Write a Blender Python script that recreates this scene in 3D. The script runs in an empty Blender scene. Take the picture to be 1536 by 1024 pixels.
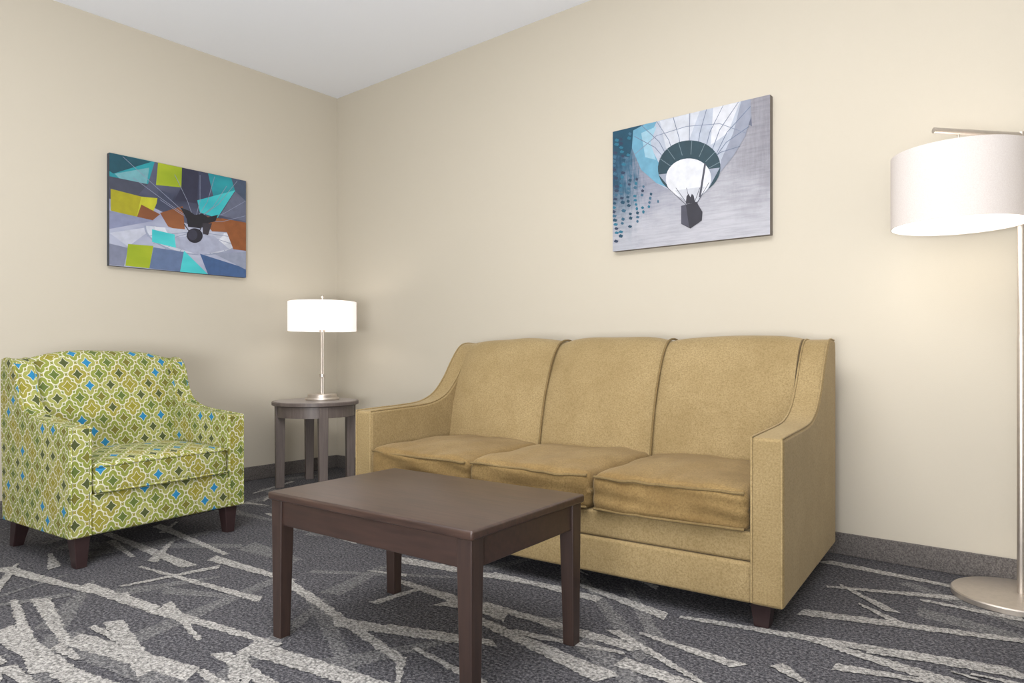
import bpy, bmesh, math, random
from mathutils import Vector, Matrix, noise
random.seed(7)
scene = bpy.context.scene
try:
    scene.view_settings.view_transform = 'Standard'
    scene.view_settings.look = 'None'
except Exception as e: print(e)

# ------------------------------------------------------------ helpers
def s2l(c):
    c = c/255.0
    return c/12.92 if c <= 0.04045 else ((c+0.055)/1.055)**2.4
def rgb(r, g, b): return (s2l(r), s2l(g), s2l(b), 1.0)

def new_mat(name):
    m = bpy.data.materials.new(name); m.use_nodes = True
    nt = m.node_tree
    return m, nt, nt.nodes['Principled BSDF']

def M(nt, op, a, b=None, c=None):
    n = nt.nodes.new('ShaderNodeMath'); n.operation = op
    for i, v in enumerate((a, b, c)):
        if v is None: continue
        if isinstance(v, (int, float)): n.inputs[i].default_value = v
        else: nt.links.new(v, n.inputs[i])
    return n.outputs[0]

def mixc(nt, fac, a, b, mode='MIX'):
    n = nt.nodes.new('ShaderNodeMix'); n.data_type = 'RGBA'; n.blend_type = mode
    for sock, v in ((n.inputs[0], fac), (n.inputs[6], a), (n.inputs[7], b)):
        if isinstance(v, (int, float)): sock.default_value = v
        elif isinstance(v, tuple): sock.default_value = v
        else: nt.links.new(v, sock)
    return n.outputs[2]

def noise_tex(nt, scale, detail=3, vec=None, rough=0.5):
    n = nt.nodes.new('ShaderNodeTexNoise'); n.inputs['Scale'].default_value = scale
    n.inputs['Detail'].default_value = detail; n.inputs['Roughness'].default_value = rough
    if vec is not None: nt.links.new(vec, n.inputs['Vector'])
    return n.outputs['Fac']

def mapped(nt, vec, sc, rot=(0, 0, 0)):
    mp = nt.nodes.new('ShaderNodeMapping'); mp.inputs['Scale'].default_value = sc; mp.inputs['Rotation'].default_value = rot
    nt.links.new(vec, mp.inputs[0]); return mp.outputs[0]

def objco(nt):
    return nt.nodes.new('ShaderNodeTexCoord').outputs['Object']

def ramp(nt, fac, stops, interp='LINEAR'):
    n = nt.nodes.new('ShaderNodeValToRGB'); cr = n.color_ramp; cr.interpolation = interp
    while len(cr.elements) < len(stops): cr.elements.new(0.5)
    for e, (p, c) in zip(cr.elements, stops): e.position = p; e.color = c
    nt.links.new(fac, n.inputs[0]); return n.outputs[0]

def bump(nt, bsdf, h, strength, dist=0.002):
    b = nt.nodes.new('ShaderNodeBump'); b.inputs['Strength'].default_value = strength
    b.inputs['Distance'].default_value = dist
    nt.links.new(h, b.inputs['Height']); nt.links.new(b.outputs[0], bsdf.inputs['Normal'])

def simple(name, col, rough=0.6, metal=0.0, var=0.0, vscale=20, bmp=0.0):
    m, nt, b = new_mat(name)
    b.inputs['Roughness'].default_value = rough; b.inputs['Metallic'].default_value = metal
    co = objco(nt); f = noise_tex(nt, vscale, 4, co)
    dark = tuple([c*(1-var) for c in col[:3]]+[1]); light = tuple([min(1, c*(1+var)) for c in col[:3]]+[1])
    out = ramp(nt, f, [(0.3, dark), (0.7, light)])
    nt.links.new(out, b.inputs['Base Color'])
    if bmp: bump(nt, b, f, bmp)
    return m

# ------------------------------------------------------------ materials
wall_m = simple('wall_paint_beige', rgb(195, 187, 171), 0.85, var=0.012, vscale=300, bmp=0.08)
ceil_m = simple('ceiling_paint', rgb(242, 245, 252), 0.9, var=0.01, vscale=200)
metal_m = simple('brushed_nickel', rgb(205, 196, 186), 0.4, 0.85, var=0.05, vscale=60)
base_m = simple('baseboard_carpet', rgb(98, 93, 90), 0.95, var=0.5, vscale=220, bmp=0.4)
leg_m = simple('dark_leg_wood', rgb(48, 34, 34), 0.35, var=0.15, vscale=15)
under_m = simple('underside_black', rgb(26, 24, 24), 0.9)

def fabric_mat(name, a, b_, c_):
    m, nt, b = new_mat(name); co = objco(nt)
    f1 = noise_tex(nt, 4, 5, co, 0.65); f2 = noise_tex(nt, 170, 3, co, 0.75); f3 = noise_tex(nt, 420, 2, co, 0.7)
    base = ramp(nt, f1, [(0.32, a), (0.68, b_)])
    col = mixc(nt, ramp(nt, f2, [(0.40, (0, 0, 0, 1)), (0.68, (.75, .75, .75, 1))]), base, c_)
    nt.links.new(col, b.inputs['Base Color'])
    b.inputs['Roughness'].default_value = 0.9
    b.inputs['Specular IOR Level'].default_value = 0.2
    b.inputs['Sheen Weight'].default_value = 0.2; b.inputs['Sheen Roughness'].default_value = 0.4
    b.inputs['Sheen Tint'].default_value = rgb(240, 228, 202)
    bump(nt, b, M(nt, 'ADD', f2, f3), 0.3, 0.0015)
    return m
sofa_m = fabric_mat('sofa_chenille', rgb(141, 121, 84), rgb(158, 138, 100), rgb(119, 100, 65))
cush_m = fabric_mat('sofa_seat_chenille', rgb(122, 98, 60), rgb(148, 124, 82), rgb(100, 80, 47))
pipe_m = fabric_mat('sofa_piping', rgb(114, 95, 62), rgb(132, 112, 76), rgb(96, 79, 48))

def wood_mat(name, c1, c2, rough, sc=(1, 12, 12)):
    m, nt, b = new_mat(name); co = objco(nt)
    f = noise_tex(nt, 6, 6, mapped(nt, co, sc), 0.6)
    nt.links.new(ramp(nt, f, [(0.3, c1), (0.7, c2)]), b.inputs['Base Color'])
    b.inputs['Roughness'].default_value = rough
    return m
wood_m = wood_mat('walnut_stain', rgb(47, 35, 31), rgb(62, 45, 39), 0.38)
wood_v = wood_mat('walnut_stain_legs', rgb(45, 34, 31), rgb(60, 45, 39), 0.4, (12, 12, 1))
woodtop_m = wood_mat('walnut_tabletop', rgb(44, 33, 29), rgb(70, 52, 44), 0.33, (1, 16, 12))
side_v = wood_mat('grey_walnut_legs', rgb(88, 79, 75), rgb(110, 99, 93), 0.45, (12, 12, 1))
sidetop_m = wood_mat('grey_laminate_top', rgb(138, 130, 127), rgb(156, 148, 144), 0.35)

# armchair trellis fabric
def trellis():
    m, nt, b = new_mat('trellis_fabric')
    tc = nt.nodes.new('ShaderNodeTexCoord')
    so = nt.nodes.new('ShaderNodeSeparateXYZ'); nt.links.new(tc.outputs['Object'], so.inputs[0])
    sn = nt.nodes.new('ShaderNodeSeparateXYZ'); nt.links.new(tc.outputs['Normal'], sn.inputs[0])
    ax = M(nt, 'ABSOLUTE', sn.outputs[0]); ay = M(nt, 'ABSOLUTE', sn.outputs[1]); az = M(nt, 'ABSOLUTE', sn.outputs[2])
    isx = M(nt, 'GREATER_THAN', ax, M(nt, 'MAXIMUM', ay, az))
    isz = M(nt, 'MULTIPLY', M(nt, 'GREATER_THAN', az, ay), M(nt, 'SUBTRACT', 1, isx))
    X, Y, Z = so.outputs
    def lerp(a, b_, f): return M(nt, 'ADD', a, M(nt, 'MULTIPLY', f, M(nt, 'SUBTRACT', b_, a)))
    u = lerp(X, Y, isx); v = lerp(Z, Y, isz)
    u = M(nt, 'ADD', M(nt, 'MULTIPLY', u, 11.0), 20.0); v = M(nt, 'ADD', M(nt, 'MULTIPLY', v, 9.6), 20.3)
    def quat(px, py, a):
        def hyp(p, q): return M(nt, 'SQRT', M(nt, 'ADD', M(nt, 'MULTIPLY', p, p), M(nt, 'MULTIPLY', q, q)))
        return M(nt, 'MINIMUM', hyp(M(nt, 'SUBTRACT', px, a), py), hyp(px, M(nt, 'SUBTRACT', py, a)))
    def cell(off):
        uu = M(nt, 'ADD', u, off); vv = M(nt, 'ADD', v, off)
        px = M(nt, 'ABSOLUTE', M(nt, 'SUBTRACT', M(nt, 'FRACT', uu), 0.5))
        py = M(nt, 'ABSOLUTE', M(nt, 'SUBTRACT', M(nt, 'FRACT', vv), 0.5))
        cb = nt.nodes.new('ShaderNodeCombineXYZ')
        nt.links.new(M(nt, 'FLOOR', uu), cb.inputs[0]); nt.links.new(M(nt, 'FLOOR', vv), cb.inputs[1])
        cb.inputs[2].default_value = off*14
        wn = nt.nodes.new('ShaderNodeTexWhiteNoise'); nt.links.new(cb.outputs[0], wn.inputs['Vector'])
        # outer trellis: quatrefoil pulled towards a diamond; inner motif: four-pointed flower
        dia = M(nt, 'MULTIPLY', M(nt, 'ADD', px, py), 0.5)
        big_ = M(nt, 'ADD', M(nt, 'MULTIPLY', quat(px, py, 0.24), 0.72), M(nt, 'MULTIPLY', dia, 0.28))
        star = M(nt, 'ADD', M(nt, 'ADD', px, py), M(nt, 'MULTIPLY', M(nt, 'MINIMUM', px, py), 0.55))
        return big_, star, wn.outputs['Value']
    dA, sA, rA = cell(0.0); dB, sB, rB = cell(0.5)
    big = M(nt, 'MINIMUM', dA, dB); sm = M(nt, 'MINIMUM', sA, sB)
    useB = M(nt, 'LESS_THAN', dB, dA)
    rnd = lerp(rA, rB, useB)
    flower = ramp(nt, rnd, [(0, rgb(108, 104, 32)), (0.22, rgb(86, 102, 40)), (0.40, rgb(30, 120, 164)),
                            (0.60, rgb(70, 78, 36)), (0.8, rgb(138, 130, 38))], 'CONSTANT')
    bg = ramp(nt, noise_tex(nt, 3, 1, tc.outputs['Object']), [(0.4, rgb(146, 136, 52)), (0.6, rgb(112, 124, 54))])
    cream = rgb(206, 203, 182)
    c = mixc(nt, M(nt, 'LESS_THAN', big, 0.213), bg, cream)
    c = mixc(nt, M(nt, 'LESS_THAN', big, 0.180), c, ramp(nt, rnd, [(0, rgb(130, 138, 56)), (0.5, rgb(150, 152, 78)), (0.75, rgb(144, 138, 54))], 'CONSTANT'))
    c = mixc(nt, M(nt, 'LESS_THAN', sm, 0.265), c, cream)
    c = mixc(nt, M(nt, 'LESS_THAN', sm, 0.225), c, flower)
    f2 = noise_tex(nt, 300, 2, tc.outputs['Object'])
    c = mixc(nt, 0.3, c, ramp(nt, f2, [(0.35, (.25, .25, .2, 1)), (0.65, (1, 1, 1, 1))]), 'MULTIPLY')
    nt.links.new(c, b.inputs['Base Color']); b.inputs['Roughness'].default_value = 0.85
    bump(nt, b, f2, 0.2)
    return m
chair_m = trellis()

def carpet_mat(name, c0, c1, c2, speck=None):
    m, nt, b = new_mat(name); co = objco(nt)
    f1 = noise_tex(nt, 110, 3, co, 0.85); f2 = noise_tex(nt, 5, 3, co)
    vo = nt.nodes.new('ShaderNodeTexVoronoi'); vo.inputs['Scale'].default_value = 110
    nt.links.new(co, vo.inputs['Vector'])
    col = ramp(nt, f1, [(0.36, c0), (0.5, c1), (0.64, c2)])
    f3 = noise_tex(nt, 6, 4, mapped(nt, co, (3, 14, 1), (0, 0, .5)), .7)
    col = mixc(nt, 0.5, col, ramp(nt, f3, [(0.35, (.62, .62, .62, 1)), (0.65, (1, 1, 1, 1))]), 'MULTIPLY')
    col = mixc(nt, 0.4, col, ramp(nt, f2, [(0.3, (.7, .7, .7, 1)), (0.7, (1, 1, 1, 1))]), 'MULTIPLY')
    nt.links.new(col, b.inputs['Base Color']); b.inputs['Roughness'].default_value = 0.95
    b.inputs['Specular IOR Level'].default_value = 0.1
    bump(nt, b, M(nt, 'ADD', f1, vo.outputs['Distance']), 0.6, 0.004)
    return m
carp_dark = carpet_mat('carpet_charcoal', rgb(44, 44, 48), rgb(82, 81, 85), rgb(128, 126, 128))
carp_mid = carpet_mat('carpet_mid_grey', rgb(64, 64, 67), rgb(104, 103, 104), rgb(150, 148, 147))
carp_light = carpet_mat('carpet_light_streak', rgb(92, 91, 90), rgb(158, 155, 151), rgb(198, 195, 190))

# ------------------------------------------------------------ mesh helpers
def finish(name, me, mats, parent=None, smooth=True, loc=None):
    ob = bpy.data.objects.new(name, me); scene.collection.objects.link(ob)
    for m in (mats if isinstance(mats, (list, tuple)) else [mats]): me.materials.append(m)
    if smooth:
        for p in me.polygons: p.use_smooth = True
    if parent: ob.parent = parent
    if loc: ob.location = loc
    return ob
def empty(name, loc, rz=0):
    e = bpy.data.objects.new(name, None); e.location = loc; e.rotation_euler = (0, 0, rz)
    e.empty_display_size = 0.1; scene.collection.objects.link(e); return e
def from_py(name, vs, fs):
    me = bpy.data.meshes.new(name); me.from_pydata([tuple(v) for v in vs], [], fs); me.update()
    bm = bmesh.new(); bm.from_mesh(me); bmesh.ops.remove_doubles(bm, verts=bm.verts, dist=1e-6)
    bmesh.ops.recalc_face_normals(bm, faces=bm.faces); bm.to_mesh(me); bm.free(); return me
def axis_coords(h, r, n):
    a = [-h + r*t for t in (0, .2, .42, .7)]
    inner = [-(h-r) + 2*(h-r)*i/n for i in range(n+1)]
    return a + inner + [-q for q in reversed(a)]
def rbox(name, parent, x, y, z, mat, r=0.01, n=(1, 1, 1), deform=None, smooth=True):
    cx, cy, cz = [(q[0]+q[1])/2 for q in (x, y, z)]
    h = [(q[1]-q[0])/2 for q in (x, y, z)]
    r = min(r, min(h)*0.98)
    C = [axis_coords(h[i], r, n[i]) for i in range(3)]
    vs, fs = [], []
    for ax in range(3):
        a1, a2 = (ax+1) % 3, (ax+2) % 3
        for sgn in (-1, 1):
            base = len(vs)
            for p in C[a1]:
                for q in C[a2]:
                    v = [0, 0, 0]; v[ax] = sgn*h[ax]; v[a1] = p; v[a2] = q
                    vs.append(v)
            L2 = len(C[a2])
            for i in range(len(C[a1])-1):
                for j in range(L2-1):
                    k = base+i*L2+j; fs.append((k, k+L2, k+L2+1, k+1))
    out = []
    for v in vs:
        inn = [max(-(h[i]-r), min(h[i]-r, v[i])) for i in range(3)]
        d = Vector([v[i]-inn[i] for i in range(3)])
        if d.length > 1e-9: d = d.normalized()*r
        p = Vector(inn)+d
        if deform: p = deform(p, h)
        out.append((p.x+cx, p.y+cy, p.z+cz))
    me = from_py(name, out, fs)
    return finish(name, me, mat, parent, smooth)
def prism(name, parent, prof, x0, x1, mat, bev=0.012, xf=None):
    n = len(prof); vs = []
    for x in (x0, x1):
        for (y, z) in prof: vs.append((x + (xf(y, z) if xf else 0), y, z))
    fs = [tuple(range(n)), tuple(range(2*n-1, n-1, -1))]
    for i in range(n):
        j = (i+1) % n; fs.append((i, j, n+j, n+i))
    me = from_py(name, vs, fs); ob = finish(name, me, mat, parent)
    b = ob.modifiers.new('b', 'BEVEL'); b.width = bev; b.segments = 4; b.limit_method = 'ANGLE'; b.angle_limit = math.radians(50)
    b.harden_normals = True
    return ob
def tube(name, parent, pts, r, mat, closed=False):
    cu = bpy.data.curves.new(name+'_c', 'CURVE'); cu.dimensions = '3D'; cu.bevel_depth = r; cu.bevel_resolution = 2
    sp = cu.splines.new('POLY'); sp.points.add(len(pts)-1)
    for p, q in zip(sp.points, pts): p.co = (q[0], q[1], q[2], 1)
    sp.use_cyclic_u = closed; cu.use_fill_caps = True
    o = bpy.data.objects.new('tmp', cu); scene.collection.objects.link(o)
    bpy.context.view_layer.update()
    me = bpy.data.meshes.new_from_object(o.evaluated_get(bpy.context.evaluated_depsgraph_get()))
    bpy.data.objects.remove(o); me.name = name; me.materials.clear()
    return finish(name, me, mat, parent)
def lathe(name, parent, prof, mat, c=(0, 0), seg=64, closed=True, smooth=True, bev=0):
    vs, fs = [], []; n = len(prof)
    for i in range(seg):
        a = 2*math.pi*i/seg
        for (r, z) in prof: vs.append((c[0]+r*math.cos(a), c[1]+r*math.sin(a), z))
    for i in range(seg):
        j = (i+1) % seg
        for k in range(n-1): fs.append((i*n+k, j*n+k, j*n+k+1, i*n+k+1))
    if closed:
        fs.append(tuple(i*n for i in range(seg))); fs.append(tuple(i*n+n-1 for i in reversed(range(seg))))
    me = from_py(name, vs, fs); ob = finish(name, me, mat, parent, smooth)
    if smooth:
        m = ob.modifiers.new('e', 'EDGE_SPLIT'); m.split_angle = math.radians(40)
    return ob
def leg(name, parent, cx, cy, z0, z1, wt, wb, mat, dx=0, dy=0):
    vs = []
    for z, w, ox, oy in ((z0, wb, dx, dy), (z1, wt, 0, 0)):
        for sx, sy in ((-1, -1), (1, -1), (1, 1), (-1, 1)): vs.append((cx+ox+sx*w/2, cy+oy+sy*w/2, z))
    fs = [(0, 1, 2, 3), (4, 5, 6, 7)]+[(i, (i+1) % 4, 4+(i+1) % 4, 4+i) for i in range(4)]
    ob = finish(name, from_py(name, vs, fs), mat, parent)
    b = ob.modifiers.new('b', 'BEVEL'); b.width = 0.003; b.segments = 2; b.harden_normals = True
    return ob
def smooth_prof(pts, n=6):
    out = []
    P = [pts[0]]+list(pts)+[pts[-1]]
    for i in range(1, len(P)-2):
        for k in range(n):
            t = k/n
            out.append(tuple(0.5*((2*P[i][j])+(-P[i-1][j]+P[i+1][j])*t+(2*P[i-1][j]-5*P[i][j]+4*P[i+1][j]-P[i+2][j])*t*t+(-P[i-1][j]+3*P[i][j]-3*P[i+1][j]+P[i+2][j])*t**3) for j in range(len(pts[0]))))
    out.append(tuple(pts[-1])); return out

# ------------------------------------------------------------ room shell
RX, RY, H = 6.0, -5.2, 2.74
def slab(name, x, y, z, mat): return rbox(name, None, x, y, z, mat, r=0.001, smooth=False)
slab('wall_back', (-0.1, RX+0.1), (0, 0.1), (0, H), wall_m)
slab('wall_left', (-0.1, 0), (RY, 0), (0, H), wall_m)
slab('wall_right', (RX, RX+0.1), (RY, 0), (0, H), wall_m)
slab('wall_front', (-0.1, RX+0.1), (RY-0.1, RY), (0, H), wall_m)
slab('ceiling', (-0.1, RX+0.1), (RY-0.1, 0.1), (H, H+0.1), ceil_m)
rbox('baseboard_back', None, (0.011, RX), (-0.011, 0), (0, 0.092), base_m, r=0.004)
rbox('baseboard_left', None, (0, 0.011), (RY, 0), (0, 0.092), base_m, r=0.004)

# camera constants (surveyed room frame)
CX, CY, CZ = 4.229, -3.10, 0.844
YAW = math.radians(39.4); F = (-math.sin(YAW), math.cos(YAW)); R = (math.cos(YAW), math.sin(YAW))
def floor_pt(x, y):
    d = CZ*1024/(y-530); l = (x-768)/1024*d
    return Vector((CX+d*F[0]+l*R[0], CY+d*F[1]+l*R[1]))

# floor with woven streaks (one mesh)
vs, fs, mi = [], [], []
def add_poly(pts, z, m):
    b = len(vs)
    for p in pts: vs.append((p[0], p[1], z))
    fs.append(tuple(range(b, b+len(pts)))); mi.append(m)
x0, x1, y0, y1 = -0.1, RX+0.1, RY-0.1, 0.1
b8 = [(x0, y0, 0), (x1, y0, 0), (x1, y1, 0), (x0, y1, 0), (x0, y0, -.1), (x1, y0, -.1), (x1, y1, -.1), (x0, y1, -.1)]
vs += b8; fs += [(0, 1, 2, 3), (7, 6, 5, 4), (0, 4, 5, 1), (1, 5, 6, 2), (2, 6, 7, 3), (3, 7, 4, 0)]; mi += [0]*6
zc = [0.0004]
def streak(p0, p1, w0, w1, m):
    d = p1-p0; L = d.length
    if L < 0.02: return
    d = d/L; nrm = Vector((-d.y, d.x)); n = max(2, int(L/0.009))
    skew0 = random.uniform(-.8, .8); skew1 = random.uniform(-.8, .8)
    a, b_ = [], []
    for i in range(n+1):
        t = i/n; w = w0+(w1-w0)*t
        for lst, s in ((a, 1), (b_, -1)):
            j = random.uniform(-.0045, .0045)
            q = p0+d*(L*t + s*w/2*(skew0*(1-t)+skew1*t)) + nrm*(s*w/2+j)
            q.x = min(RX, max(0, q.x)); q.y = min(0, max(RY, q.y))
            lst.append(q)
    zc[0] += 0.00001
    for i in range(n): add_poly([b_[i], b_[i+1], a[i+1], a[i]], zc[0], m)
for i in range(150):
    c = Vector((random.uniform(0.1, 5.8), random.uniform(-5, -0.1)))
    a = math.radians(random.choice([-18, 12, 35, 75, 110, 140])+random.uniform(-10, 10)); L = random.uniform(.3, .9)
    dv = Vector((math.cos(a), math.sin(a)))*L/2
    streak(c-dv, c+dv, random.uniform(.03, .12), random.uniform(.01, .06), 1)
S = [((125,878),(235,915),.05,.055),((235,915),(420,968),.055,.02),((108,958),(290,1012),.075,.065),((170,932),(222,1010),.055,.055),
 ((0,945),(130,1030),.075,.055),((60,898),(100,965),.055,.025),((0,852),(140,888),.06,.03),((318,837),(440,872),.06,.03),
 ((372,970),(600,1040),.08,.055),((430,872),(600,990),.04,.035),((330,980),(440,1050),.045,.035),((500,932),(690,962),.07,.03),
 ((590,838),(840,882),.075,.03),((588,868),(760,925),.03,.075),((720,905),(960,975),.04,.05),((700,922),(912,1018),.035,.075),
 ((930,992),(1070,1040),.065,.035),((1020,925),(1536,1012),.025,.065),((1200,918),(1560,965),.06,.035),((1235,842),(1430,880),.06,.035),
 ((1180,948),(1460,1035),.025,.065),((160,800),(285,850),.035,.055),((235,788),(340,832),.05,.025),((20,900),(60,1010),.02,.05),
 ((400,770),(540,815),.025,.05),((380,740),(440,722),.02,.03),((740,860),(900,900),.025,.055),
 ((560,905),(640,880),.04,.02),((180,880),(330,850),.02,.04),((1240,880),(1520,905),.025,.05),
 ((60,990),(180,1040),.03,.06),((850,870),(1000,925),.025,.055),
 ((250,905),(300,960),.035,.015),((1380,900),(1536,930),.02,.045),
 ((960,950),(1110,1000),.015,.045),((1250,1000),(1400,1024),.045,.025),((10,1000),(60,1040),.04,.03),((210,850),(390,900),.015,.04),
 ((300,1005),(350,1040),.02,.04)]
for a, b_, w0, w1 in S: streak(floor_pt(*a), floor_pt(*b_), w0, w1, 2)
for i in range(46):
    c = Vector((random.uniform(0.1, 5.8), random.uniform(-5, -3.3) if i % 2 else random.uniform(-5, -.3)))
    if i % 2 == 0 and c.x < 4.6: c.x = random.uniform(4.5, 5.8)
    a = math.radians(random.choice([-18, 12, 35, 110])+random.uniform(-8, 8)); L = random.uniform(.3, .9)
    dv = Vector((math.cos(a), math.sin(a)))*L/2
    streak(c-dv, c+dv, random.uniform(.03, .07), random.uniform(.02, .06), 2)
for i in range(58):
    c = Vector((random.uniform(0.6, 4.6), random.uniform(-3.1, -.2)))
    a = math.radians(random.choice([-42, -26, -8, 5, 14])+random.uniform(-6, 6)); L = random.uniform(.12, .42)
    dv = Vector((math.cos(a), math.sin(a)))*L/2*random.choice([-1, 1])
    streak(c-dv, c+dv, random.uniform(.008, .02), random.uniform(.026, .05), 2)
me = bpy.data.meshes.new('floor'); me.from_pydata(vs, [], fs); me.update()
ob = finish('floor', me, [carp_dark, carp_mid, carp_light], smooth=False)
for p, m in zip(me.polygons, mi): p.material_index = m

# ------------------------------------------------------------ sofa
sofa = empty('sofa', (2.654, -1.099, 0), math.radians(5))
W = 0.915; AW = 0.10; D = 0.89
top = smooth_prof([(0.0, .588), (.15, .592), (.30, .596), (.42, .606), (.52, .642), (.60, .715), (.67, .81), (.73, .875), (.79, .898), (.88, .896)], 5)
armprof = [(0.0, .078)]+top+[(D, .85), (D, .078)]
for nm, xa, xb in (('arm_left', -W, -W+AW), ('arm_right', W-AW, W)):
    prism(nm, sofa, armprof, xa, xb, sofa_m, 0.012)
    for k, xx in enumerate((xa+.006, xb-.006)):
        pts = [(xx, -.001, .085)]+[(xx, y-.001, z+.0015) for y, z in top]
        tube(nm+'_piping_%d' % k, sofa, pts, .0036, sofa_m)
back = smooth_prof([(.50, .33), (.525, .43), (.545, .54), (.58, .67), (.63, .79), (.675, .86), (.72, .898), (.78, .91), (.84, .902), (.872, .87), (.875, .7), (.875, .09)], 4)
pw = (2*W-2*AW)/3
def back_panel(name, parent, xa, xb, prof, mat, bulge, roll, arch=0, nu=18):
    vs, fs = [], []; n = len(prof)
    for i in range(nu+1):
        t = i/nu; u = 2*t-1; e = (1-abs(u)**3.5)
        for k, (y, z) in enumerate(prof):
            y0_, z0_ = prof[max(0, k-1)]; y1_, z1_ = prof[min(n-1, k+1)]
            ty, tz = y1_-y0_, z1_-z0_; l = math.hypot(ty, tz) or 1
            ny, nz = -tz/l, ty/l
            w = bulge*e if y < .86 else 0
            jit = .008*noise.noise(Vector((t*3+xa*5, z*5, y*3)))
            vs.append((xa+(xb-xa)*t, y+ny*(w-roll+jit), z+nz*(w-roll+jit)+(arch*(1-abs(u)**3) if z > .6 else 0)))
    for i in range(nu):
        for k in range(n-1): a = i*n+k; fs.append((a, a+n, a+n+1, a+1))
        fs.append((i*n+n-1, (i+1)*n+n-1, (i+1)*n, i*n))
    fs.append(tuple(range(n))); fs.append(tuple(range(nu*n+n-1, nu*n-1, -1)))
    return finish(name, from_py(name, vs, fs), mat, parent)
for i in range(3):
    xa = -W+AW+pw*i
    o = back_panel('back_panel_%d' % i, sofa, xa, xa+pw, back, sofa_m, .022, .012)
    m = o.modifiers.new('e', 'EDGE_SPLIT'); m.split_angle = math.radians(60)
    if i:
        tube('back_seam_%d' % i, sofa, [(xa, y-.0-.002, z-.002) for y, z in back[2:34]], .005, pipe_m)
    seed = i*3.7
    def wr(x):   # gently wavy seam of a used cushion
        return .009*noise.noise(Vector((x*6+seed, 3, 1)))+.003*noise.noise(Vector((x*19+seed, 8, 1)))
    def cdef(p, h, seed=seed, wr=wr):
        u, v = p.x/h[0], p.y/h[1]
        nz = noise.noise(Vector((p.x*5+seed, p.y*5, p.z*4+seed))); n2 = noise.noise(Vector((p.x*14+seed, p.y*5+2, seed)))
        if p.z > 0: p.z += .024*(1-u**4)*(1-.8*v*v) + .011*nz + .005*n2 - .011*max(0, -v-.5) - .005*u**6
        if v < -.6:
            p.y -= .014*(1-u*u) - .004*nz + .007*noise.noise(Vector((p.x*5+p.z*20, p.z*26, seed)))*1.6
            p.z += wr(p.x)*(1 if p.z > 0 else .4)
        return p
    rbox('seat_cushion_%d' % i, sofa, (xa+.003, xa+pw-.003), (-.008, .56), (.294, .430), cush_m, .028, (30, 22, 8), cdef)
    def ring(z, amp, f):
        pts = []; X0, X1 = xa+.014, xa+pw-.014
        for t in range(31):
            x = X0+(X1-X0)*t/30; xr = x-(xa+pw/2); u = xr/(pw/2)
            pts.append((x, -.006-.014*(1-u*u), z+amp*(1-u**4)+wr(xr)*f))
        return pts
    tube('cushion_piping_top_%d' % i, sofa, ring(.414, .001, 1), .0048, pipe_m)
    tube('cushion_piping_low_%d' % i, sofa, ring(.304, .0, .4), .0048, pipe_m)
rbox('deck', sofa, (-W+AW-.005, W-AW+.005), (.03, .85), (.10, .30), sofa_m, .01)
rbox('front_rail_upper', sofa, (-W+AW-.005, W-AW+.005), (.008, .06), (.205, .296), sofa_m, .012)
rbox('front_rail_lower', sofa, (-W+AW-.005, W-AW+.005), (.002, .06), (.078, .203), sofa_m, .012)
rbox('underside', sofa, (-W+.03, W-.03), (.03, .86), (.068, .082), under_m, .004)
k = 0
for lx in (-W+.075, W-.075):
    for ly in (.06, D-.06):
        leg('leg_%d' % k, sofa, lx, ly, 0, .08, .065, .045, leg_m); k += 1

# ------------------------------------------------------------ armchair
chair = empty('armchair', (1.211, -1.773, 0), math.radians(96))
CW, CA, CD = .382, .082, .632
ctop = smooth_prof([(0, .552), (.12, .560), (.24, .568), (.34, .584), (.41, .615), (.455, .68), (.48, .755), (.515, .806), (.57, .822), (.622, .815)], 5)
cprof = [(0.0, .125)]+ctop+[(CD, .76), (CD-.02, .125)]
for nm, xa, xb in (('arm_left', -CW, -CW+CA), ('arm_right', CW-CA, CW)):
    prism(nm, chair, cprof, xa, xb, chair_m, 0.014)
    for k, xx in enumerate((xa+.006, xb-.006)):
        tube(nm+'_piping_%d' % k, chair, [(xx, -.001, .13)]+[(xx, y-.001, z+.001) for y, z in ctop], .0045, chair_m)
cback = smooth_prof([(.415, .33), (.43, .42), (.445, .53), (.47, .65), (.50, .75), (.53, .808), (.57, .832), (.61, .822), (.628, .78), (.632, .6), (.63, .13)], 4)
o = back_panel('backrest', chair, -CW+CA-.01, CW-CA+.01, cback, chair_m, .02, .01, .014, 26)
m = o.modifiers.new('e', 'EDGE_SPLIT'); m.split_angle = math.radians(60)
def ccdef(p, h):
    u, v = p.x/h[0], p.y/h[1]
    if p.z > 0: p.z += .03*(1-u**4)*(1-.8*v*v)
    if v < -.6: p.y -= .012*(1-u*u)
    return p
rbox('seat_cushion', chair, (-CW+CA+.003, CW-CA-.003), (-.008, .47), (.285, .405), chair_m, .028, (18, 16, 3), ccdef)
for z, nm in ((.395, 'top'), (.295, 'low')):
    pts = []
    for t in range(15):
        x = -CW+CA+.014+(2*(CW-CA)-.028)*t/14; u = x/(CW-CA)
        pts.append((x, -.006-.012*(1-u*u), z+(.004 if nm == 'top' else 0)*(1-u**4)))
    tube('cushion_piping_'+nm, chair, pts, .0048, chair_m)
rbox('front_rail', chair, (-CW+CA-.005, CW-CA+.005), (.002, .08), (.125, .287), chair_m, .012)
rbox('deck', chair, (-CW+CA-.005, CW-CA+.005), (.03, .60), (.14, .288), chair_m, .01)
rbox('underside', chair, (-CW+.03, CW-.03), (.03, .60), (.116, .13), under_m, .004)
k = 0
for sx in (-1, 1):
    for ly, dy in ((.05, -.005), (CD-.07, .05)):
        leg('leg_%d' % k, chair, sx*(CW-.055), ly, 0, .125, .062, .040, leg_m, 0, dy); k += 1

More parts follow.
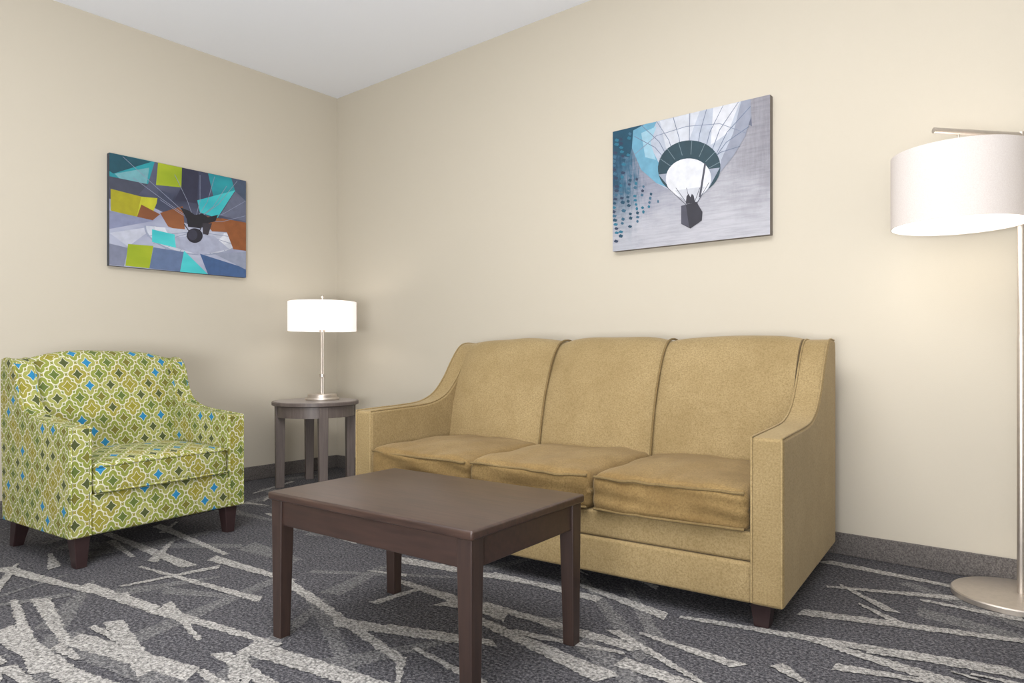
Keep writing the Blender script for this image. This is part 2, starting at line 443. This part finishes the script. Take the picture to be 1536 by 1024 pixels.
# ------------------------------------------------------------ coffee table
ct = empty('coffee_table', (2.752, -1.708, 0), math.radians(3.5))
TX, TY, TZ = .393, .260, .434
rbox('tabletop', ct, (-TX, TX), (-TY, TY), (TZ-.024, TZ), woodtop_m, .007)
lx, ly, lw = TX-.032, TY-.032, .048
for i, (a, b_) in enumerate(((-1, -1), (1, -1), (1, 1), (-1, 1))):
    leg('leg_%d' % i, ct, a*lx, b_*ly, 0, TZ-.024, lw, .036, wood_v, a*.003, b_*.003)
for i, (xa, xb, ya, yb) in enumerate(((-lx, lx, -ly-.018, -ly+.004), (-lx, lx, ly-.004, ly+.018), (-lx-.018, -lx+.004, -ly, ly), (lx-.004, lx+.018, -ly, ly))):
    rbox('apron_%d' % i, ct, (xa, xb), (ya, yb), (TZ-.097, TZ-.022), wood_m, .003)

# ------------------------------------------------------------ side table
st = empty('side_table', (.455, -.50, 0), 0)
lathe('tabletop', st, [(0.001, .515), (.262, .515), (.27, .52), (.27, .537), (.266, .541), (.001, .541)], side_v, seg=96)
lathe('top_inlay', st, [(0.001, .5405), (.258, .5405), (.257, .5425), (.001, .5425)], sidetop_m, seg=96)
lathe('apron', st, [(.225, .445), (.243, .445), (.243, .516), (.225, .516), (.225, .445)], side_v, seg=96, closed=False)
for i in range(4):
    a = YAW + math.atan2(-24, -47) + i*math.pi/2
    o = leg('leg_%d' % i, st, 0, 0, 0, .516, .058, .05, side_v)
    o.location = (.222*math.cos(a), .222*math.sin(a), 0); o.rotation_euler = (0, 0, a)

# ------------------------------------------------------------ lamps
def shade_mat(name, e, col=(1, .97, .93, 1)):
    m = bpy.data.materials.new(name); m.use_nodes = True; nt = m.node_tree
    for n in list(nt.nodes): nt.nodes.remove(n)
    out = nt.nodes.new('ShaderNodeOutputMaterial'); d = nt.nodes.new('ShaderNodeBsdfDiffuse'); t = nt.nodes.new('ShaderNodeBsdfTranslucent')
    mx = nt.nodes.new('ShaderNodeMixShader'); mx.inputs[0].default_value = .25
    f = noise_tex(nt, 300, 2, objco(nt))
    c = ramp(nt, f, [(.3, (.70, .65, .62, 1)), (.7, (.76, .72, .69, 1))])
    nt.links.new(c, d.inputs[0]); nt.links.new(c, t.inputs[0])
    em = nt.nodes.new('ShaderNodeEmission'); em.inputs[0].default_value = col; em.inputs[1].default_value = e
    ad = nt.nodes.new('ShaderNodeAddShader')
    nt.links.new(d.outputs[0], mx.inputs[1]); nt.links.new(t.outputs[0], mx.inputs[2])
    nt.links.new(mx.outputs[0], ad.inputs[0]); nt.links.new(em.outputs[0], ad.inputs[1]); nt.links.new(ad.outputs[0], out.inputs[0])
    return m
sh_table = shade_mat('lampshade_white', .48, (1, .98, .96, 1)); sh_floor = shade_mat('lampshade_linen', .02, (1, .92, .85, 1))
glow_m = shade_mat('lamp_diffuser', 1.3, (1, .95, .88, 1))
def point(name, loc, e, col, r, parent):
    l = bpy.data.lights.new(name, 'POINT'); l.energy = e; l.color = col; l.shadow_soft_size = r
    o = bpy.data.objects.new(name, l); scene.collection.objects.link(o); o.location = loc; o.parent = parent; return o

tl = empty('table_lamp', (.462, -.455, .5425), 0)
lathe('base', tl, [(.001, 0), (.105, 0), (.108, .004), (.108, .014), (.105, .018), (.092, .018), (.092, .036), (.088, .04), (.001, .04)], metal_m)
for i, dx in enumerate((-.009, .009)):
    lathe('stem_%d' % i, tl, [(.007, .038), (.007, .16), (.0055, .165), (.0055, .45)], metal_m, c=(dx, 0), seg=20)
lathe('stem_collar', tl, [(.001, .15), (.02, .15), (.02, .168), (.001, .168)], metal_m, seg=24)
lathe('socket', tl, [(.001, .44), (.018, .44), (.018, .50), (.006, .505), (.006, .66), (.011, .665), (.011, .675), (.002, .682)], metal_m, seg=24)
lathe('shade', tl, [(.216, .447), (.216, .636), (.214, .636), (.214, .447), (.216, .447)], sh_table, closed=False)
for i in range(3):
    a = i*2.094; tube('shade_arm_%d' % i, tl, [(0, 0, .63), (.214*math.cos(a), .214*math.sin(a), .63)], .0022, metal_m)
point('table_lamp_bulb', (0.06, -0.03, .55), 1.4, (1, .96, .91), .05, tl)

fl = empty('floor_lamp', (4.075, -.20, 0), 0)
lathe('base', fl, [(.001, 0), (.181, 0), (.185, .003), (.185, .018), (.181, .022), (.03, .026), (.001, .026)], metal_m, c=(0, 0), seg=96)
lathe('pole', fl, [(.0125, .024), (.0125, .9), (.011, .905), (.011, 1.60), (.001, 1.602)], metal_m, c=(.018, .008), seg=24)
px, py = .018, .008
dirv = (-R[0], -R[1])
ends = [(px+dirv[0]*-.012, py+dirv[1]*-.012, 1.588), (px+dirv[0]*.30, py+dirv[1]*.30, 1.606)]
tube('arm', fl, ends, .0105, metal_m)
scx, scy = px+dirv[0]*.215, py+dirv[1]*.215
tube('drop_rod', fl, [(scx, scy, 1.60), (scx, scy, 1.40)], .0035, metal_m)
lathe('socket', fl, [(.001, 1.36), (.02, 1.36), (.02, 1.43), (.001, 1.44)], metal_m, c=(scx, scy), seg=24)
lathe('shade', fl, [(.203, 1.28), (.203, 1.528), (.2005, 1.528), (.2005, 1.28), (.203, 1.28)], sh_floor, c=(scx, scy), seg=96, closed=False)
lathe('diffuser', fl, [(.001, 1.290), (.199, 1.290), (.199, 1.294), (.001, 1.294)], glow_m, c=(scx, scy), seg=96)
for i in range(3):
    a = i*2.094+.4; tube('shade_arm_%d' % i, fl, [(scx, scy, 1.515), (scx+.2*math.cos(a), scy+.2*math.sin(a), 1.515)], .002, metal_m)
point('floor_lamp_bulb_up', (scx, scy, 1.45), .5, (1, .95, .9), .05, fl)
point('floor_lamp_bulb_down', (scx, scy, 1.225), 2.4, (1, .97, .92), .09, fl)

# ------------------------------------------------------------ wall art
flat_cache = {}
def flat(c):
    if c not in flat_cache:
        flat_cache[c] = simple('print_ink_%d_%d_%d' % c, rgb(*[int(q*.93) for q in c]), .55, var=.10, vscale=25)
    return flat_cache[c]
class Art:
    def __init__(s, name, quad, z01, place, thick=.034, edge=(60, 62, 72)):
        s.q = quad; s.z0, s.z1 = z01; s.place = place; s.t = thick; s.name = name
        s.vs, s.fs, s.mi, s.mats = [], [], [], []; s.lay = 0
        s.W, s.H = place['w'], place['h']
        w, h, t = s.W, s.H, thick
        b = [(0, 0, 0), (w, 0, 0), (w, 0, h), (0, 0, h), (0, -t, 0), (w, -t, 0), (w, -t, h), (0, -t, h)]
        s.vs += b
        s.fs += [(0, 1, 2, 3), (4, 7, 6, 5), (0, 4, 5, 1), (1, 5, 6, 2), (2, 6, 7, 3), (3, 7, 4, 0)]; s.mi += [s.m(edge)]*6
    def m(s, c):
        mt = flat(c) if isinstance(c, tuple) else c
        if mt not in s.mats: s.mats.append(mt)
        return s.mats.index(mt)
    def uv(s, x, y):
        (xa, ta, ba), (xb, tb, bb) = s.q
        t = (x-xa)/(xb-xa); top = ta+(tb-ta)*t; bot = ba+(bb-ba)*t
        u = t*s.z0/(t*s.z0+(1-t)*s.z1); v = 1-(y-top)/(bot-top)
        return min(1, max(0, u)), min(1, max(0, v))
    def poly(s, pts, c):
        s.lay += 1; b = len(s.vs); y = -s.t-.0003-.00002*s.lay
        for p in pts:
            u, v = s.uv(*p); s.vs.append((u*s.W, y, v*s.H))
        s.fs.append(tuple(range(b, b+len(pts)))); s.mi.append(s.m(c))
    def ell(s, cx, cy, rx, ry, c, a0=0, a1=360, n=40, rot=0):
        pts = []
        for i in range(n+1 if a1-a0 < 360 else n):
            a = math.radians(a0+(a1-a0)*i/n); ex, ey = rx*math.cos(a), ry*math.sin(a); r_ = math.radians(rot)
            pts.append((cx+ex*math.cos(r_)-ey*math.sin(r_), cy+ex*math.sin(r_)+ey*math.cos(r_)))
        s.poly(pts, c)
    def line(s, pts, w, c):
        for p, q in zip(pts, pts[1:]):
            dx, dy = q[0]-p[0], q[1]-p[1]; l = math.hypot(dx, dy) or 1; nx, ny = -dy/l*w/2, dx/l*w/2
            s.poly([(p[0]+nx, p[1]+ny), (q[0]+nx, q[1]+ny), (q[0]-nx, q[1]-ny), (p[0]-nx, p[1]-ny)], c)
    def build(s):
        me = bpy.data.meshes.new(s.name); me.from_pydata(s.vs, [], s.fs); me.update()
        o = finish(s.name, me, s.mats, smooth=False)
        for p, k in zip(me.polygons, s.mi): p.material_index = k
        o.location = s.place['loc']; o.rotation_euler = (0, 0, s.place['rz']); return o

A = Art('canvas_art_patchwork_balloon', ((164, 230, 401), (369, 270, 414)), (3.878, 4.519),
        dict(w=.822, h=.635, loc=(.001, -1.568, 1.341), rz=math.radians(90)), edge=(52, 60, 74))
def gor(name, c1, c2):   # panelled balloon cloth: soft gradient
    m, nt, b = new_mat(name); co = objco(nt)
    f = noise_tex(nt, 2.6, 3, mapped(nt, co, (1, 1, 2.2), (0, .6, 0)))
    nt.links.new(ramp(nt, f, [(.3, c1), (.7, c2)]), b.inputs['Base Color']); b.inputs['Roughness'].default_value = .55; return m
slate = gor('print_slate', rgb(42, 46, 68), rgb(88, 92, 114)); lav = gor('print_lavender', rgb(120, 126, 154), rgb(180, 184, 202))
teal = gor('print_teal', rgb(12, 96, 112), rgb(34, 148, 158)); cyan = gor('print_cyan', rgb(40, 162, 172), rgb(76, 196, 198))
lime = gor('print_lime', rgb(122, 146, 12), rgb(160, 172, 34)); brown = gor('print_brown', rgb(106, 60, 32), rgb(146, 90, 54))
A.poly([(164, 230), (369, 270), (369, 414), (164, 401)], lav)
A.poly([(164, 230), (369, 270), (369, 345), (290, 340), (230, 312), (164, 300)], slate)
A.poly([(164, 230), (232, 243), (222, 277), (190, 290), (164, 284)], teal)
A.poly([(164, 230), (228, 243), (170, 262), (164, 258)], (20, 76, 92))
A.poly([(172, 262), (224, 252), (220, 277), (180, 270)], (110, 168, 178))
A.poly([(164, 266), (222, 277), (205, 296), (164, 284)], (66, 70, 88))
A.poly([(237, 243), (273, 251), (272, 281), (234, 278)], lime)
A.poly([(273, 251), (330, 262), (296, 305), (262, 300), (272, 281)], (44, 46, 68))
A.poly([(298, 257), (318, 260), (314, 300), (296, 305)], (56, 62, 88))
A.poly([(312, 259), (347, 266), (353, 286), (322, 302)], teal)
A.poly([(296, 300), (353, 284), (326, 326), (300, 318)], cyan)
A.poly([(347, 266), (369, 270), (369, 300), (353, 286)], (70, 84, 108))
A.poly([(353, 286), (369, 300), (369, 330), (330, 322)], (100, 106, 128))
A.poly([(166, 285), (212, 296), (205, 328), (166, 318)], (164, 158, 22))
A.poly([(212, 296), (238, 298), (226, 328), (205, 326)], (188, 188, 40))
A.poly([(238, 285), (262, 292), (250, 318), (234, 312)], (62, 68, 92))
A.poly([(212, 308), (240, 322), (226, 334), (205, 328)], brown)
A.poly([(240, 320), (274, 309), (278, 350), (252, 340)], brown)
A.poly([(164, 322), (240, 335), (268, 362), (250, 402), (164, 401)], lav)
A.poly([(164, 318), (232, 332), (164, 346)], (132, 138, 168))
A.poly([(164, 352), (234, 340), (192, 372)], (190, 194, 210))
A.ell(292, 345, 76, 37, (150, 158, 180), 0, 180, rot=4)
A.ell(292, 345, 73, 35, (196, 202, 216), 0, 180, rot=4)
A.ell(292, 345, 60, 27, (214, 218, 228), 0, 180, rot=4)
A.ell(292, 345, 44, 18, (184, 190, 208), 0, 180, rot=4)
for k in range(9):
    a = math.radians(14+k*19)
    A.line([(292, 347), (292+74*math.cos(a), 347+35*math.sin(a))], .8, (136, 146, 172))
A.poly([(300, 322), (369, 332), (369, 348), (318, 346)], brown)
A.poly([(332, 326), (369, 332), (369, 374), (350, 372)], (140, 82, 44))
A.poly([(228, 345), (262, 352), (264, 372), (228, 364)], cyan)
A.poly([(262, 356), (320, 352), (344, 372), (300, 382), (264, 372)], (166, 172, 194))
A.poly([(164, 368), (192, 374), (186, 402), (164, 400)], (124, 130, 152))
A.poly([(192, 368), (230, 370), (224, 404), (188, 401)], lime)
A.poly([(230, 372), (276, 378), (272, 408), (224, 404)], (96, 116, 152))
A.poly([(276, 376), (312, 411), (270, 408)], cyan)
A.poly([(300, 380), (369, 400), (369, 414), (312, 411)], (62, 92, 138))
A.poly([(318, 378), (369, 376), (369, 402)], (142, 150, 172))
for tx, ty in ((184, 236), (200, 268), (240, 300), (262, 262), (300, 262), (322, 264), (340, 278), (356, 270), (368, 300), (368, 322)):
    mx_, my_ = (292+tx)/2+4, (330+ty)/2+5
    A.line([(292, 332), (mx_, my_), (tx, ty)], .7, (138, 146, 168))
A.poly([(270, 311), (284, 316), (292, 322), (304, 320), (312, 325), (327, 321), (323, 331), (312, 334), (300, 342), (282, 340), (280, 328)], (26, 26, 36))
A.line([(276, 336), (286, 350)], 1.4, (40, 38, 48)); A.line([(304, 336), (297, 350)], 1.4, (40, 38, 48))
A.ell(292, 353, 12, 11, (32, 32, 46))
A.ell(289, 352, 7, 8, (54, 54, 72))
A.poly([(304, 334), (318, 334), (312, 352), (304, 350)], (54, 50, 60))
A.build()

# right print: washed background material
m_bg, nt, b = new_mat('print_hazy_background')
co = nt.nodes.new('ShaderNodeTexCoord'); sp = nt.nodes.new('ShaderNodeSeparateXYZ'); nt.links.new(co.outputs['Object'], sp.inputs[0])
fn = noise_tex(nt, 9, 6, co.outputs['Object'], .65)
fs_ = noise_tex(nt, 5, 5, mapped(nt, co.outputs['Object'], (14, 1, 2)), .7)
fh_ = noise_tex(nt, 5, 5, mapped(nt, co.outputs['Object'], (1.5, 1, 16), (0, .15, 0)), .7)
t = M(nt, 'ADD', M(nt, 'DIVIDE', sp.outputs[0], .80), M(nt, 'MULTIPLY', M(nt, 'SUBTRACT', fs_, .5), .45))
c1 = ramp(nt, t, [(0, rgb(18, 66, 92)), (.10, rgb(56, 96, 120)), (.24, rgb(132, 136, 152)), (.7, rgb(156, 156, 164)), (1, rgb(130, 128, 136))])
t2 = M(nt, 'ADD', M(nt, 'DIVIDE', sp.outputs[2], .62), M(nt, 'MULTIPLY', M(nt, 'SUBTRACT', fn, .5), .6))
c2 = mixc(nt, ramp(nt, t2, [(.12, (.85, .85, .85, 1)), (.55, (0, 0, 0, 1))]), c1, rgb(178, 178, 185))
c3 = mixc(nt, .5, c2, ramp(nt, fh_, [(.35, (.62, .62, .65, 1)), (.6, (1, 1, 1, 1))]), 'MULTIPLY')
nt.links.new(c3, b.inputs['Base Color']); b.inputs['Roughness'].default_value = .55
B = Art('canvas_art_hot_air_balloon', ((919, 198, 377), (1155, 142, 352)), (3.578, 3.0615),
        dict(w=.805, h=.620, loc=(2.387, -.001, 1.372), rz=0), edge=(120, 112, 106))
B.poly([(919, 198), (1155, 142), (1155, 352), (919, 377)], m_bg)
B.poly([(919, 198), (985, 182), (962, 196), (950, 214), (944, 236), (919, 232)], (14, 70, 94))
B.poly([(1060, 165), (1125, 149), (1128, 190), (1110, 180)], (96, 102, 122))
rr = random.Random(3)
cols = [(26, 70, 94), (34, 108, 134), (42, 58, 84), (58, 100, 126)]
for c_ in range(7):
    x0_ = 923+c_*10.5; wob = rr.uniform(0, 6)
    for r_ in range(26):
        y = 204+r_*6.3-c_*1.5
        if y > 362-c_*9+rr.uniform(-8, 8) or rr.random() < .02+.05*c_: continue
        x = x0_+2.2*math.sin(y*.09+wob); w_ = (3.6-.32*c_)*(.75+.4*rr.random()); h_ = rr.uniform(2.0, 2.9)
        if x > 946+max(0, y-245)*.7 and y < 300: continue
        B.poly([(x-w_, y), (x-w_*.3, y-h_), (x+w_, y-h_*.3), (x+w_*.5, y+h_), (x-w_*.6, y+h_*.8)], rr.choice(cols))
# envelope
env = [(948, 222), (950, 196), (970, 186), (1126, 149), (1127, 175), (1118, 205), (1100, 235), (1078, 262), (1060, 285), (1046, 303), (1030, 303), (1010, 288), (985, 275), (962, 255)]
B.poly(env, (178, 186, 200))
B.poly([(948, 222), (950, 196), (968, 186), (985, 183), (972, 212), (990, 248), (1008, 284), (985, 275), (962, 255)], (104, 160, 186))
B.poly([(962, 200), (985, 190), (976, 214), (984, 240), (968, 236)], (150, 190, 208))
B.poly([(990, 182), (1050, 167), (1034, 210), (1000, 226)], (202, 206, 216))
B.poly([(1070, 162), (1110, 153), (1092, 200), (1066, 218)], (210, 212, 220))
B.poly([(1112, 152), (1126, 149), (1127, 175), (1118, 205), (1100, 235), (1078, 262), (1082, 240), (1100, 200)], (142, 148, 164))
for i, (tx, ty) in enumerate(((952, 205), (962, 188), (985, 182), (1010, 176), (1035, 170), (1060, 164), (1085, 158), (1108, 153), (1126, 160), (1124, 190), (1110, 220))):
    mx_, my_ = (tx+1033)/2+(tx-1033)*.12, (ty+250)/2-6
    B.line([(tx, ty), (mx_, my_), (1033+(tx-1033)*.38, 246-abs(tx-1033)*.02)], 1.0, (104, 116, 140))
B.line([(952, 232), (985, 204), (1030, 190), (1080, 186), (1119, 200)], .9, (124, 134, 156))
B.ell(1034, 252, 47, 41, (32, 62, 74), 0, 360, rot=-6)
B.poly([(988, 262), (1080, 252), (1062, 285), (1044, 302), (1032, 302), (1008, 286)], (150, 158, 174))
B.ell(1033, 268, 34, 30, (218, 220, 226), rot=-4)
B.poly([(1012, 286), (1058, 280), (1046, 303), (1030, 303)], (196, 199, 208))
for a_ in (-160, -135, -110, -85, -60, -35, -12):
    ca, sa = math.cos(math.radians(a_)), math.sin(math.radians(a_))
    B.line([(1034+30*ca, 258+26*sa), (1034+47*ca, 252+41*sa)], 1.0, (104, 122, 132))
for x in (1002, 1014, 1030, 1050, 1064):
    B.line([(x, 282 if x < 1060 else 274), (1037+(x-1034)*.25, 307)], .8, (70, 70, 84))
B.line([(1058, 246), (1050, 296)], 3.0, (70, 72, 84))
B.poly([(1029, 306), (1030, 295), (1033, 291), (1036, 296), (1038, 291), (1041, 294), (1043, 304)], (44, 44, 54))
B.poly([(1022, 309), (1045, 303), (1054, 318), (1053, 331), (1036, 343), (1022, 336)], (44, 44, 54))
B.poly([(1022, 309), (1029, 307), (1034, 341), (1022, 336)], (74, 74, 88))
B.build()

# ------------------------------------------------------------ lights
def area(name, loc, rot, sx, sy, e, col):
    l = bpy.data.lights.new(name, 'AREA'); l.shape = 'RECTANGLE'; l.size = sx; l.size_y = sy; l.energy = e; l.color = col
    o = bpy.data.objects.new(name, l); scene.collection.objects.link(o); o.location = loc; o.rotation_euler = rot; return o
area('overhead_fill', (3.0, -2.4, 2.72), (0, 0, 0), 1.6, 1.3, 60, (1, .985, .97))  # added soft fill from above; stands for no fixture
area('rear_fill', (4.4, -5.1, 1.4), (math.radians(90), 0, math.radians(20)), 3.0, 2.2, 24, (.96, .975, 1))  # added cool fill panel behind the camera; the front wall has no window
up = Vector((-.5, .42, 1)).to_track_quat('-Z', 'Y').to_euler()
area('uplight_fill', (4.0, -4.1, .75), up, 1.4, 1.0, 182, (.95, .965, 1))  # added out-of-view uplight, no floor lamp there; brightens ceiling and upper walls
w = bpy.data.worlds.new('World'); scene.world = w; w.use_nodes = True
w.node_tree.nodes['Background'].inputs[0].default_value = (.9, .95, 1, 1)

cam = bpy.data.cameras.new('camera'); cam.lens = 24; cam.sensor_width = 36; cam.shift_y = 18/1536; cam.clip_start = .05
co_ = bpy.data.objects.new('camera', cam); scene.collection.objects.link(co_)
co_.location = (CX, CY, CZ); co_.rotation_euler = (math.radians(90), 0, YAW); scene.camera = co_
